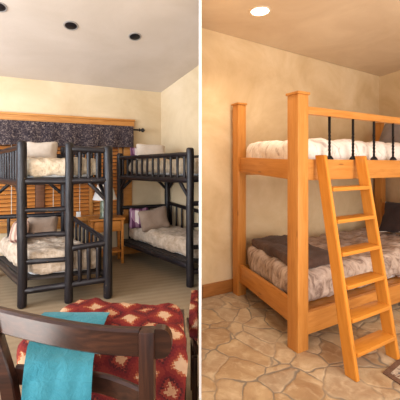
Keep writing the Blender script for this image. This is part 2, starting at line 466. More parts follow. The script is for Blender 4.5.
bm = bmesh.new()
rp = [(.006, .3), (4.6, .3), (RK.x+.06, RK.y), (.006, 3.47)]
lo = [bm.verts.new((x, y, cr_z(x, y))) for x, y in rp]; hi = [bm.verts.new((x, y, cr_z(x, y)+.05)) for x, y in rp]
bm.faces.new(lo); bm.faces.new(hi[::-1])
for i in range(4): bm.faces.new((lo[i], lo[(i+1) % 4], hi[(i+1) % 4], hi[i]))
o = link('ceiling_right', bm, M['ceil_r'], smooth=False); o['kind'] = 'structure'
# baseboard behind the pine bunk
a_ = RW0+RE*.01+RN*.012; b_ = RK-RE*.03+RN*.012
o = beam('baseboard_right', (a_.x, a_.y, .07), (b_.x, b_.y, .07), .02, .138, M['base'], None); o['kind'] = 'structure'
a_ = K-V((0, 0))+E1*.02+N1*.012; b_ = K+E1*4.2+N1*.012
o = beam('baseboard_back', (a_.x, a_.y, .06), (b_.x, b_.y, .06), .02, .12, M['orange'], None); o['kind'] = 'structure'

# ------------------------------------------------------------------ window, blinds, valance
win = bpy.data.objects.new('window_1', None); COL.objects.link(win); win['kind'] = 'structure'
win.matrix_world = Matrix.Translation(WP(2.2, 0, zs0)); WM['window_1'] = win.matrix_world.copy()
def wb(name, s0, s1, z0, z1, o0, o1, mat, parent, bev=.004):
    """box in wall coordinates; local X runs along the wall"""
    m = frame(WP(s0, 0, 0), WP(s1, 0, 0)); L = s1-s0
    # local y axis: z x X ; find sign so that +out is into the room
    y = V((m[0][1], m[1][1])); sg = 1 if y.dot(N1) > 0 else -1
    ya, yb = sorted((sg*o0, sg*o1))
    return link(name, bm_box(bmesh.new(), 0, L, ya, yb, z0, z1, bev), mat, parent, m)
wb('casing', ws(131.5), ws(123.5), zs0-.02, 2.0, .0, .03, M['orange'], win)
wb('head_casing', ws(133.5), s_l, 2.0, 2.10, .0, .05, M['orange'], win)
wb('crown_strip', ws(134), s_l, 2.085, 2.112, .0, .075, M['orange'], win)
wb('lower_strip', ws(133), s_l, 2.0, 2.022, .0, .065, M['orange'], win)
wb('window_sill', ws(131.5), s_l, zs0-.06, zs0, .0, .09, M['orange'], win)
wb('apron', ws(131), s_l, zs0-.16, zs0-.06, .0, .02, M['orange'], win)
for (u0, u1, nm, mt) in ((122.5, 119, 'mullion', M['orange']), (93, 89.5, 'mullion', M['orange']), (44.5, 35.5, 'mullion', M['dark_frame'])):
    wb(nm, ws(u0), ws(u1), zs0, zs1, -.07, -.005, mt, win)
wb('glass_pane', s_r+.01, s_l, zs0, zs1, -.1, -.095, M['glass'], win, 0)
wb('outer_sash', s_r+.01, s_l, 1.28, 1.33, -.12, -.105, M['dark_frame'], win)
lab = ['brown wooden slat blind in the narrow right-hand window bay beside the casing',
       'brown wooden slat blind in the middle window bay behind the lamp',
       'brown wooden slat blind in the left window bay, left of the brown mullion']
for bi, (u0, u1) in enumerate(((119, 93), (89.5, 44.5), (35.5, -90))):
    s0, s1 = ws(u0)+.006, (ws(u1) if u1 > 0 else s_l-.02)-.006
    m = frame(WP(s0, 0, 0), WP(s1, 0, 0)); y = V((m[0][1], m[1][1])); sg = 1 if y.dot(N1) > 0 else -1
    t = bpy.data.objects.new('window_blind', None); COL.objects.link(t)
    t.matrix_world = Matrix.Translation(WP((s0+s1)/2, -.03, zs0)); WM[t.name] = t.matrix_world.copy()
    tagit(t, lab[bi], 'blind', 'wooden blinds in the window bays')
    bm = bmesh.new(); z = zs0+.045
    while z < zs1-.05:
        b2 = bm_box(bmesh.new(), 0, s1-s0, -.032, .032, -.0015, .0015)
        bmesh.ops.rotate(b2, verts=b2.verts[:], cent=(0, 0, 0), matrix=Matrix.Rotation(sg*-.74, 3, 'X'))
        bmesh.ops.translate(b2, verts=b2.verts[:], vec=(0, sg*-.035, z))
        me = bpy.data.meshes.new('t'); b2.to_mesh(me); b2.free(); bm.from_mesh(me); bpy.data.meshes.remove(me)
        z += .056
    link('slats', bm, M['slat'], t, m, smooth=False)
    link('bottom_rail', bm_box(bmesh.new(), 0, s1-s0, min(sg*-.055, sg*-.015), max(sg*-.055, sg*-.015), zs0+.004, zs0+.026, .003), M['slat'], t, m)
    link('headrail', bm_box(bmesh.new(), 0, s1-s0, min(sg*-.06, sg*-.01), max(sg*-.06, sg*-.01), zs1-.05, zs1-.002, .003), M['slat'], t, m)
    Ls = s1-s0
    fr_ = (.5,) if bi == 0 else (.22, .82) if bi == 1 else (.12, .35, .6, .85)
    for f in fr_:
        link('ladder_cord', bm_box(bmesh.new(), Ls*f-.004, Ls*f+.004, min(sg*-.008, sg*-.010), max(sg*-.008, sg*-.010), zs0+.02, zs1-.03), M['tape'], t, m)
o = poly_prism('slat_gap_backdrop', [tuple(WP(-.3, -.9))[:2], tuple(WP(5.2, -.9))[:2], tuple(WP(5.2, -1.0))[:2], tuple(WP(-.3, -1.0))[:2]], 0, 1.75, M['log'])  # dark backdrop added outside so the gaps between slats stay dark
# valance on a rod
t = thing('window_valance', WP(2, .12, 1.6), 'long dark patterned fabric valance hanging across the top of the window', 'valance')
s0, s1 = ws(131.5), s_l
bm = bmesh.new(); n = 260; rows = 10; fr_, bk = [], []
m = frame(WP(s0, 0, 0), WP(s1, 0, 0)); y = V((m[0][1], m[1][1])); sg = 1 if y.dot(N1) > 0 else -1
for side in (0, 1):
    g = []
    for i in range(n+1):
        L_ = (s1-s0)*i/n; row = []
        for j in range(rows+1):
            z = 2.0-.33*j/rows + (.004*math.sin(L_*17) if j == rows else 0)
            o_ = .125+.012*math.sin(L_*23+.6*math.sin(L_*5))*(.35+.65*j/rows)+side*.004
            row.append(bm.verts.new((L_, sg*o_, z)))
        g.append(row)
    for i in range(n):
        for j in range(rows): bm.faces.new((g[i][j], g[i+1][j], g[i+1][j+1], g[i][j+1]))
link('fabric_panel', bm, M['valance'], t, m)
rz = 1.985
t = thing('curtain_rod', WP(2, .1, rz), 'dark curtain rod with a spiked finial at the right end of the valance', 'curtain rod')
link('rod', tube_path(bmesh.new(), [WP(s1, .105, rz-.035), WP(s0-.09, .105, rz-.035)], .013, 12), M['rod'], t)
fm = frame(WP(s0-.09, .105, rz-.035), WP(s0-.2, .105, rz-.035))
link('finial', tube_path(bmesh.new(), [(0, 0, 0), (.005, 0, 0), (.01, 0, 0), (.03, 0, 0), (.05, 0, 0), (.07, 0, 0), (.085, 0, 0), (.1, 0, 0)], [.012, .026, .026, .012, .03, .034, .018, .004], 12), M['rod'], t, fm)
link('bracket', bm_box(bmesh.new(), -.01, .01, min(0, sg*.1), max(0, sg*.1), -.01, .01, .002), M['rod'], t, frame(WP(s0+.02, 0, rz-.06), WP(s0+.5, 0, rz-.06)))

# ------------------------------------------------------------------ log bunk beds
def V3(p, z): return V((p[0], p[1], z))
LG = M['log']
def bunk(A, B, C, Fp, G, hA, hB, hC, hG, hF, glz, label, nbal=12, lowslope=(.59, .78)):
    A, B, C, Fp, G = map(V, (A, B, C, Fp, G))
    ctr = (A+C+Fp+G)/4
    t = thing('log_bunk_bed', (ctr.x, ctr.y, 0), label, 'bunk bed', 'dark log bunk beds')
    for p, h, r in ((A, hA, .045), (B, hB, .042), (C, hC, .046), (Fp, hF, .045), (G, hG, .045)):
        log('post', V3(p, 0), V3(p, h), r, LG, t, .12)
    ea = (C-A).normalized(); eb = (Fp-C).normalized()
    # foot end: ladder rungs between A and B
    for z in (.955, .70, .445):
        log('rung', V3(A, z), V3(B, z+.005), .026, LG, t, .28)
    log('end_rail', V3(A, .165), V3(C, .20), .033, LG, t, .2)
    log('end_rail', V3(A, 1.235), V3(C, 1.245), .034, LG, t, .2)
    log('guard_rail', V3(B, 1.565), V3(C, 1.545), .032, LG, t, .15)
    log('guard_rail', V3(B, .55), V3(C, .585), .032, LG, t, .15)
    for f in (.27, .5, .73):
        p = B+(C-B)*f
        log('baluster', V3(p, 1.25), V3(p, 1.55), .020, LG, t, .15)
        log('baluster', V3(p, .20), V3(p, .57), .021, LG, t, .15)
    # knee braces at the foot end
    p = C-(C-B)*.5
    log('brace', V3(p, 1.22), V3(C-ea*.02, 1.03), .021, LG, t, .15)
    # long sides
    for (p, q, near) in ((A, G, True), (C, Fp, False)):
        log('side_rail', V3(p, .235), V3(q, .235), .036, LG, t, .12)
        log('side_rail', V3(p, 1.222), V3(q, 1.212), .034, LG, t, .12)
        log('guard_rail', V3(p, glz[0]), V3(q, glz[1]), .028, LG, t, .16)
        for i in range(nbal):
            f = (i+.75)/(nbal+.5); r_ = p+(q-p)*f
            log('baluster', V3(r_, 1.22), V3(r_, glz[0]+(glz[1]-glz[0])*f), .0165, LG, t, .18)
        L = (q-p).length; e = (q-p).normalized()
        for (b0, b1) in ((p, p+e*.19), (q, q-e*.19)):
            log('brace', V3(b0, 1.0), V3(b1, 1.2), .021, LG, t, .15)
    # sloping lower guard on the far long side
    L = (Fp-C).length
    log('guard_rail', V3(C, lowslope[0]), V3(Fp, lowslope[1]), .026, LG, t, .12)
    for i in range(nbal):
        f = (i+.75)/(nbal+.5); r_ = C+(Fp-C)*f
        log('baluster', V3(r_, .24), V3(r_, lowslope[0]+(lowslope[1]-lowslope[0])*f), .015, LG, t, .15)
    # head end
    for z, r_ in ((.2, .033), (.75, .03), (1.21, .034), (1.5, .03)):
        log('end_rail', V3(G, z), V3(Fp, z), r_, LG, t, .15)
    hx = G-Fp
    for f in (.2, .4, .6, .8):
        r_ = Fp+hx*f
        log('baluster', V3(r_, 1.21), V3(r_, 1.5), .018, LG, t, .15)
        log('baluster', V3(r_, .2), V3(r_, .75), .018, LG, t, .15)
    for (b0, b1) in ((Fp, Fp+hx*.25), (G, G-hx*.25)):
        log('brace', V3(b0, 1.0), V3(b1, 1.19), .021, LG, t, .15)
    # boards carrying the mattresses
    W = (C-A).length; Ln = (Fp-C).length
    for z in (.255, 1.245):
        bm = bmesh.new(); c4 = [A+ea*.035+eb*.035, C-ea*.035+eb*.035, Fp-ea*.035-eb*.035, G+ea*.035-eb*.035]
        lo = [bm.verts.new((p.x-ctr.x, p.y-ctr.y, z)) for p in c4]; hi = [bm.verts.new((p.x-ctr.x, p.y-ctr.y, z+.018)) for p in c4]
        bm.faces.new(lo[::-1]); bm.faces.new(hi)
        for i in range(4): bm.faces.new((lo[i], lo[(i+1) % 4], hi[(i+1) % 4], hi[i]))
        link('mattress_board', bm, M['board'], t, Matrix.Translation((ctr.x, ctr.y, 0)), smooth=False)
    return t, ea, eb, W, Ln

# left bunk
A, B_, C_ = (-1.742, 3.23), (-1.330, 3.35), (-.968, 3.474)
Fp = (-1.79, 4.347); G_ = (A[0]+Fp[0]-C_[0], A[1]+Fp[1]-C_[1])
t, ea, eb, W, L = bunk(A, B_, C_, Fp, G_, 1.64, 1.63, 1.60, 1.62, 1.64, (1.575, 1.54),
    'dark peeled-log bunk bed nearest the left, in front of the window', 11)
def bedding(A, ea, eb, W, L, who, seed, up=(1.265, 1.47), lo=(.275, .52), mats=None, m_=.06):
    mats = mats or (M['quilt'], M['quilt'])
    for (z0, z1, lv, mt) in ((up[0], up[1], 'upper', mats[0]), (lo[0], lo[1], 'lower', mats[1])):
        zm = z0+(z1-z0)*.6
        ma = skewbox(A, ea, eb, m_+.045, W-m_-.045, m_+.045, L-m_-.045, z0, zm, .035, .0, seed, M['mattress'], 'mattress', n=(16, 16, 6))
        tagit(ma, 'white mattress in the %s berth of the %s' % (lv, who), 'mattress', 'mattresses of the log bunks')
        co = skewbox(A, ea, eb, m_-.012, W-m_+.012, m_-.012, L-m_+.01, z0+.012, z1, .075, .024, seed+(3 if lv == 'upper' else 5), mt, 'comforter', fr=7, n=(60, 60, 12), hollow=zm+.012)
        tagit(co, 'cream quilted comforter spread on the %s berth of the %s' % (lv, who), 'comforter', 'comforters of the log bunks')
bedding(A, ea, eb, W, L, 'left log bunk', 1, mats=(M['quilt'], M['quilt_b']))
yw = math.atan2(ea.y, ea.x)
pillow('pillow', (-1.955, 4.03, 1.565), .42, .27, .17, (.45, yw, .02), M['pillow'], 'ivory pillow propped at the head of the upper left bunk', seed=3, group='bed pillows')
pillow('pillow', (-1.89, 3.95, .65), .38, .29, .14, (.4, yw, -.03), M['taupe'], 'taupe pillow propped at the head of the lower left bunk', seed=4, group='bed pillows')
pillow('throw_pillow', (-2.06, 3.77, .635), .30, .28, .12, (.3, yw-.9, .1), M['plaid_b'], 'brown checked throw pillow beside the taupe pillow on the lower left bunk', seed=5, group='throw pillows')

# right bunk
E_ = (-.115, 3.79); Dd = (-1.225, 5.04)
ax = V((.954, .30)); ax.normalize(); wd = .74
C2 = (E_[0]+ax.x*wd, E_[1]+ax.y*wd); F2 = (Dd[0]+ax.x*wd, Dd[1]+ax.y*wd); B2 = (E_[0]+ax.x*.36, E_[1]+ax.y*.36)
t, ea2, eb2, W2, L2 = bunk(E_, B2, C2, F2, Dd, 1.60, 1.58, 1.58, 1.58, 1.56, (1.525, 1.505),
    'dark peeled-log bunk bed standing in the far corner, right of the nightstand', 12, (.66, .80))
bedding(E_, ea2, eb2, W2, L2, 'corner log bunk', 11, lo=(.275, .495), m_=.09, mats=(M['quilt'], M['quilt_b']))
yw2 = math.atan2(ea2.y, ea2.x)
pillow('pillow', (-.655, 4.70, .63), .44, .33, .16, (.35, yw2, .16), M['taupe'], 'taupe pillow propped at the head of the lower corner bunk', seed=6, group='bed pillows')
pillow('throw_pillow', (-.88, 4.78, .635), .30, .32, .12, (.3, yw2-.25, .05), M['plaid'], 'purple plaid throw pillow left of the taupe pillow on the lower corner bunk', seed=7, group='throw pillows')
pillow('pillow', (-.70, 4.76, 1.585), .46, .28, .15, (.55, yw2, -.03), M['pillow'], 'ivory pillow propped at the head of the upper corner bunk', seed=8, group='bed pillows')
pillow('throw_pillow', (-.91, 4.86, 1.57), .24, .2, .1, (.4, yw2-.1, .05), M['plaid'], 'purple plaid throw pillow left of the ivory pillow on the upper corner bunk', seed=9, group='throw pillows')

# ------------------------------------------------------------------ nightstand, lamp, card
R_ = V((-1.085, 4.70)); xd = V((-.9, -.44)); xd.normalize(); yd = V((-.44, .9)); yd.normalize()
ns = thing('nightstand', (R_.x+xd.x*.225+yd.x*.14, R_.y+xd.y*.225+yd.y*.14, 0), 'orange oak nightstand with one drawer standing between the two log bunks', 'nightstand')
nm = Matrix.Identity(4); nm[0][0], nm[1][0] = -xd.x, -xd.y; nm[0][1], nm[1][1] = yd.x, yd.y; nm[0][3], nm[1][3] = R_.x+xd.x*.45, R_.y+xd.y*.45
# local: x 0..0.45 left to right, y 0..0.28 back
OK_ = M['oak']
link('top', bm_box(bmesh.new(), -.02, .47, -.02, .285, .625, .65, .006), OK_, ns, nm)
link('side_panel', bm_box(bmesh.new(), 0, .018, .03, .25, .47, .625, .002), OK_, ns, nm)
link('side_panel', bm_box(bmesh.new(), .432, .45, .03, .25, .47, .625, .002), OK_, ns, nm)
link('back_panel', bm_box(bmesh.new(), .02, .43, .262, .275, .47, .625, .002), OK_, ns, nm)
dr = link('drawer', bm_box(bmesh.new(), .045, .405, -.008, .02, .485, .612, .004), OK_, ns, nm)
link('knob', lathe(bmesh.new(), [(0.0001, 0), (.008, 0), (.007, .012), (.016, .018), (.015, .028), (0.0001, .032)], 16), M['dark_frame'], dr,
     nm @ Matrix.Translation((.225, -.008, .55)) @ Matrix.Rotation(math.pi/2, 4, 'X'))
link('apron', bm_box(bmesh.new(), .03, .42, .002, .018, .465, .485, .002), OK_, ns, nm)
link('shelf', bm_box(bmesh.new(), .02, .43, .02, .265, .16, .18, .003), OK_, ns, nm)
for x in (.0, .415):
    for y in (0, .24):
        link('leg', bm_box(bmesh.new(), x, x+.035, y, y+.035, 0, .625, .004), OK_, ns, nm)
lc = V((-1.345, 4.66))
lp = thing('table_lamp', (lc.x, lc.y, .65), 'white-shaded table lamp with mottled green base on the nightstand', 'lamp')
mm = Matrix.Translation((lc.x, lc.y, .65))
link('lamp_base', lathe(bmesh.new(), [(.0001, .002), (.072, .002), (.074, .012), (.062, .03), (.066, .12), (.064, .22), (.05, .26), (.02, .275), (.0001, .276)], 24), M['glaze'], lp, mm)
link('lamp_neck', lathe(bmesh.new(), [(.0001, .27), (.012, .272), (.012, .36), (.0001, .361)], 12), M['rod'], lp, mm)
link('lamp_shade', lathe(bmesh.new(), [(.165, .265), (.085, .52), (.082, .52), (.162, .265), (.165, .265)], 32), M['shade'], lp, mm)
link('foot_plate', lathe(bmesh.new(), [(.0001, 0), (.08, 0), (.08, .006), (.0001, .007)], 24), M['rod'], lp, mm)
cpt = WP(ws(78), .06, zs0)
bx = link('card_box', bm_box(bmesh.new(), -.03, .03, -.012, .012, 0, .075, .002), M['white'], None, Matrix.Translation(cpt) @ Matrix.Rotation(.45, 4, 'Z'))
tagit(bx, 'small white card box standing on the window sill left of the nightstand', 'box')

# ------------------------------------------------------------------ recessed lights
def downlight(x, y, z, nrm, r, lit, label):
    up = V(nrm).normalized(); zax = up
    xa = up.orthogonal().normalized(); ya = up.cross(xa)
    m = Matrix((xa, ya, zax)).transposed().to_4x4(); m.translation = V((x, y, z))
    t = bpy.data.objects.new('recessed_light', None); COL.objects.link(t); t.matrix_world = m; WM[t.name] = m.copy()
    tagit(t, label, 'ceiling light', 'recessed ceiling lights')
    trim = M['can_trim_r'] if lit else M['can_trim']
    link('trim_ring', lathe(bmesh.new(), [(r*.86, -.001), (r*.9, -.008), (r*1.08, -.006), (r*1.1, 0), (r*.86, -.001)], 32), trim, t, m)
    if lit:
        link('lens', lathe(bmesh.new(), [(.0001, -.004), (r*.88, -.003), (r*.88, -.001), (.0001, -.001)], 32), M['lens'], t, m)
    else:
        link('baffle', lathe(bmesh.new(), [(r*.9, -.004), (r*.5, -.010), (.0001, -.012), (.0001, -.003), (r*.9, -.001)], 32), M['can'], t, m)
    return t
cn = (-SL*N1.x, -SL*N1.y, 1)
def ceil_hit(u, v):
    # sight line against the sloped ceiling
    kx, kz = (u-200)/F, (HY-v)/F
    # CAMH + kz*y = HB + SL*((kx*y-K.x)*N1.x + (y-K.y)*N1.y)
    a_ = kz - SL*(kx*N1.x+N1.y); b_ = HB - CAMH + SL*(-K.x*N1.x-K.y*N1.y)
    y = b_/a_; return V((kx*y, y, CAMH+kz*y))
for (u, v, r, l) in ((71, 25.5, .072, 'middle dark unlit recessed light in the sloped ceiling'), (135, 36.5, .070, 'rightmost dark unlit recessed light in the sloped ceiling, nearest the corner'), (-1.5, 6.5, .072, 'dark unlit recessed light at the upper left corner of the sloped ceiling')):
    p = ceil_hit(u, v); downlight(p.x, p.y, p.z, cn, r, False, l)
def rhit(u, v):
    y = 3.0
    for _ in range(20):
        x = (u-200)/F*y; y = (cr_z(x, y)-CAMH)*F/(HY-v)
    return V(((u-200)/F*y, y, cr_z((u-200)/F*y, y)))
rl = []
for (u, v, l) in ((260, 11, 'bright lit recessed ceiling light above the pine bunk room'), (226, -9, 'lit recessed ceiling light nearest the partition')):
    p = rhit(u, v); rl.append(p); downlight(p.x, p.y, p.z, (0, 0, 1), .094, True, l)

# ------------------------------------------------------------------ pine bunk
PN = M['pine']
a = V((.869, .495)); a.normalize(); pp = V((-a.y, a.x))
P1 = V((.7466, 2.519)); P0 = V((.427, 3.59)); LN = 2.56
P2 = P1+a*(LN-.22); P3 = P0+a*LN
ctr = (P0+P1+P2+P3)/4
pb = thing('pine_bunk_bed', (ctr.x, ctr.y, 0), 'honey pine bunk bed with square posts, iron balusters and attached ladder', 'bunk bed')
def sqpost(p, h, s):
    m = Matrix.Translation((p.x, p.y, 0)) @ Matrix.Rotation(math.atan2(a.y, a.x), 4, 'Z') @ Matrix.Rotation(-math.pi/2, 4, 'Y')
    po = link('post', bm_box(bmesh.new(), 0, h-.02, -s/2, s/2, -s/2, s/2, .005), PN, pb, m)
    link('cap', bm_box(bmesh.new(), h-.02, h, -s/2-.01, s/2+.01, -s/2-.01, s/2+.01, .005), PN, po, m)
sqpost(P1, 1.95, .11); sqpost(P0, 2.068, .104); sqpost(P2, 1.95, .11); sqpost(P3, 2.02, .104)
def rail(name, p, q, z0, z1, zz0, zz1, w=.035, off=V((0, 0))):
    """tapering-height free rail: (z0,z1) at p, (zz0,zz1) at q"""
    p = V(p)+off; q = V(q)+off
    h = ((z1-z0)+(zz1-zz0))/2
    return beam(name, (p.x, p.y, (z0+z1)/2), (q.x, q.y, (zz0+zz1)/2), w, h, PN, pb)
ebr = (P0-P1).normalized()
# end rails (foot, between P1 and P0)
rail('end_rail', P1+ebr*.04, P0-ebr*.04, 1.285, 1.44, 1.325, 1.485, .04)
rail('end_rail', P1+ebr*.04, P0-ebr*.04, .165, .345, .15, .335, .04)
rail('end_rail', P2+ebr*.04, P3-ebr*.04, 1.29, 1.445, 1.29, 1.445, .04)
rail('end_rail', P2+ebr*.04, P3-ebr*.04, .15, .335, .15, .335, .04)
rail('head_panel', P2+ebr*.04, P3-ebr*.04, 1.6, 1.75, 1.6, 1.75, .03)
rail('head_panel', P2+ebr*.04, P3-ebr*.04, .62, .86, .62, .86, .03)
# side rails
so = -pp*.02
rail('side_rail', P1+a*.04, P2-a*.04, 1.283, 1.445, 1.283, 1.445, .04, so)
rail('side_rail', P1+a*.04, P2-a*.04, .105, .272, .095, .262, .04, so)
rail('side_rail', P0+a*.04, P3-a*.04, 1.29, 1.445, 1.29, 1.445, .035)
rail('side_rail', P0+a*.04, P3-a*.04, .15, .30, .15, .30, .035)
# sloping guard rail
ge = P2-a*.04
gz0, gz1 = (1.79, 1.848), (1.79, 1.85)
rail('guard_rail', P1+a*.04, ge, gz0[0], gz0[1], gz1[0], gz1[1], .045, so)
Lg = (ge-(P1+a*.04)).length
def gz(tt): return gz0[0]+(gz1[0]-gz0[0])*(tt-.04)/Lg
bt = []
for u in (329.5, 353, 374, 393):
    k_ = (u-200)/F; q = P1+so; bt.append((k_*q.y-q.x)/(a.x-k_*a.y))
st_ = bt[-1]-bt[-2]
while bt[-1]+.3 < LN-.3: bt.append(bt[-1]+.28)
for tt in bt:
    p = P1+so+a*tt
    bm = bmesh.new(); z0, z1 = 1.445, gz(tt)+.004
    # twisted square bar
    rings = 40; prev = None
    for i in range(rings+1):
        f = i/rings; z = z0+.004+(z1-z0-.006)*f; tw = 0 if f < .15 else (f-.15)/.5*math.pi*3 if f < .65 else 3*math.pi
        s_ = .0095
        lp_ = [bm.verts.new((s_*math.cos(tw+math.pi/2*j)*1.2, s_*math.sin(tw+math.pi/2*j)*1.2, z)) for j in range(4)]
        if prev:
            for j in range(4): bm.faces.new((prev[j], prev[(j+1) % 4], lp_[(j+1) % 4], lp_[j]))
        else: bm.faces.new(lp_[::-1])
        prev = lp_
    bm.faces.new(prev)
    ba = link('baluster', bm, M['iron'], pb, Matrix.Translation((p.x, p.y, 0)), smooth=False)
    link('base_collar', lathe(bmesh.new(), [(.0001, 0), (.03, 0), (.03, .008), (.022, .02), (.014, .03), (.0001, .031)], 16), M['iron'], ba, Matrix.Translation((p.x, p.y, z0+.001)))
# mattress boards
for z in (.22, 1.33):
    bm = bmesh.new(); c4 = [P1+a*.06+ebr*.05, P2-a*.06+ebr*.05, P3-a*.06-ebr*.05, P0+a*.06-ebr*.05]
    lo = [bm.verts.new((p.x, p.y, z)) for p in c4]; hi = [bm.verts.new((p.x, p.y, z+.02)) for p in c4]
    bm.faces.new(lo[::-1]); bm.faces.new(hi)
    for i in range(4): bm.faces.new((lo[i], lo[(i+1) % 4], hi[(i+1) % 4], hi[i]))
    link('mattress_board', bm, PN, pb, None, smooth=False)
# ladder: stiles and treads are parts of the bunk
f0, f1 = V((1.000, 2.165)), V((1.405, 2.40))
t0, t1 = V((.918, 2.505)), V((1.335, 2.744))
for (fo, to) in ((f0, t0), (f1, t1)):
    p, q = V((fo.x, fo.y, .0)), V((to.x, to.y, 1.475))
    side = V((a.x, a.y, 0)); x = (q-p).normalized(); yv = side; zv = x.cross(yv).normalized(); yv = zv.cross(x)
    m = Matrix((x, yv, zv)).transposed().to_4x4(); m.translation = p; L_ = (q-p).length
    # clip the foot so that it stands flat on the floor
    bm = bm_box(bmesh.new(), 0, L_, -.018, .018, -.043, .043, 0)
    for v_ in bm.verts:
        w_ = m @ v_.co
        tz = 0.001 if v_.co.x < .1 else 1.475
        v_.co.x += (tz-w_.z)/x.z
    bmesh.ops.bevel(bm, geom=bm.edges[:], offset=.004, segments=2, affect='EDGES')
    link('ladder_stile', bm, M['pine_step'], pb, m)
for i, z in enumerate((.15, .352, .558, .772, .994, 1.22)):
    f = z/1.475; l_ = f0.lerp(t0, f)+a*.016; r_ = f1.lerp(t1, f)-a*.016
    d_ = (r_-l_).normalized(); m = frame((l_.x, l_.y, z), (r_.x, r_.y, z))
    link('ladder_tread', bm_box(bmesh.new(), 0, (r_-l_).length, -.055, .062, -.014, .014, .004), M['pine_step'], pb, m)

# bedding of the pine bunk
O = P1; ar, br = (a.x, a.y), (ebr.x, ebr.y); WB = (P0-P1).length
ma = skewbox(O, ar, br, .14, LN-.39, .13, WB-.11, 1.352, 1.50, .04, 0, 1, M['mattress'], 'mattress', n=(20, 16, 6))
tagit(ma, 'white mattress in the upper berth of the pine bunk', 'mattress', 'mattresses of the pine bunk')
ma = skewbox(O, ar, br, .14, LN-.39, .13, WB-.11, .242, .42, .04, 0, 2, M['mattress'], 'mattress', n=(20, 16, 6))
tagit(ma, 'white mattress in the lower berth of the pine bunk', 'mattress', 'mattresses of the pine bunk')
co = skewbox(O, ar, br, .035, LN-.32, .065, WB-.05, 1.365, 1.625, .085, .026, 21, M['streak'], 'comforter', fr=4.5, n=(70, 40, 12), hollow=1.515)
tagit(co, 'white streaked comforter on the upper berth of the pine bunk', 'comforter', 'comforters of the pine bunk')
co = skewbox(O, ar, br, .045, LN-.32, .065, WB-.05, .26, .535, .085, .028, 23, M['streak_b'], 'comforter', fr=7, n=(90, 56, 12), hollow=.435)
tagit(co, 'tan streaked comforter on the lower berth of the pine bunk', 'comforter', 'comforters of the pine bunk')
bl = skewbox(O, ar, br, .10, .60, .10, WB-.10, .53, .615, .035, .018, 31, M['brownb'], 'blanket', fr=6, n=(36, 44, 6))
tagit(bl, 'dark brown folded blanket spread over the foot of the lower pine berth', 'blanket')
yr = math.atan2(a.y, a.x)
hp = P2.lerp(P3, .5)
pillow('pillow', (2.47, 4.02, .76), .56, .44, .17, (.55, -1.15, .12), M['brownp'], 'dark brown pillow with pale piping at the head of the lower pine berth', seed=14, pipe=M['tape'])
pillow('pillow', (2.50, 4.10, 1.80), .56, .40, .17, (.55, -1.12, .05), M['greyp'], 'grey pillow with pale piping at the head of the upper pine berth', seed=15, pipe=M['tape'])

# rug
R0 = V((1.226, 2.215)); e1 = V((.79, .61)).normalized(); e2 = V((.36, -.93)).normalized()
rg = thing('area_rug', (R0.x+.9, R0.y+.1, 0), 'brown-bordered patterned rug on the flagstone floor beside the ladder foot', 'rug')
def quad(nm, i, z0, z1, mat):
    c4 = [R0+e1*i+e2*i, R0+e1*i+e2*(1.0-i), R0+e1*(1.5-i)+e2*(1.0-i), R0+e1*(1.5-i)+e2*i]
    bm = bmesh.new(); lo = [bm.verts.new((p.x, p.y, z0)) for p in c4]; hi = [bm.verts.new((p.x, p.y, z1)) for p in c4]
    bm.faces.new(lo); bm.faces.new(hi[::-1])
    for k_ in range(4): bm.faces.new((lo[k_], lo[(k_+1) % 4], hi[(k_+1) % 4], hi[k_]))
    return link(nm, bm, mat, rg, None, smooth=False)
quad('border', 0, .001, .010, M['rug_border']); quad('field', .04, .010, .012, M['rug_field'])

# ------------------------------------------------------------------ foreground armchair
WN = M['walnut']
ch = thing('armchair', (-.38, 1.25, 0), 'dark wood armchair in the foreground with red kilim cushions, seen from behind', 'armchair', 'kilim armchairs')
def band(pts, z0, z1, th, n=40):
    """curved board standing on edge, following pts (x, y) ; zs per point"""
    bm = bmesh.new(); rows = []
    import bisect
    P = [V(p) for p in pts]
    def cr(t):
        i = min(int(t), len(P)-2); f = t-i
        p0, p1, p2, p3 = P[max(i-1, 0)], P[i], P[i+1], P[min(i+2, len(P)-1)]
        return .5*((2*p1)+(-p0+p2)*f+(2*p0-5*p1+4*p2-p3)*f*f+(-p0+3*p1-3*p2+p3)*f**3)
    for i in range(n+1):
        t = (len(P)-1)*i/n; c = cr(t); d = (cr(min(t+.01, len(P)-1))-cr(max(t-.01, 0))).normalized(); nn = V((-d.y, d.x))
        f = i/n; za, zb = z0[0]+(z0[1]-z0[0])*f, z1[0]+(z1[1]-z1[0])*f; r = .007; h = th/2
        prof = [(-h+r, za), (h-r, za), (h, za+r), (h, zb-r), (h-r, zb), (-h+r, zb), (-h, zb-r), (-h, za+r)]
        rows.append([bm.verts.new((c.x+nn.x*o, c.y+nn.y*o, z)) for o, z in prof])
    for i in range(n):
        for j in range(8): bm.faces.new((rows[i][j], rows[i][(j+1) % 8], rows[i+1][(j+1) % 8], rows[i+1][j]))
    bm.faces.new(rows[0][::-1]); bm.faces.new(rows[-1])
    return bm
def recenter(bm, c):
    bmesh.ops.translate(bm, verts=bm.verts[:], vec=-V(c)); return Matrix.Translation(V(c))
cc = (-.38, 1.0, .85)
bm = band([(-.80, 1.17), (-.672, 1.108), (-.468, 1.029), (-.30, .982), (-.176, .968)], (.842, .842), (.922, .922), .03); mt = recenter(bm, cc)
link('top_rail', bm, WN, ch, mt)
# right rear post, vertical, its face flush with the rail
link('back_post', bm_box(bmesh.new(), 0, .92, -.023, .023, -.0225, .0225, .006), WN, ch, Matrix.Translation((-.154, .966, 0)) @ Matrix.Rotation(-math.pi/2, 4, 'Y'))
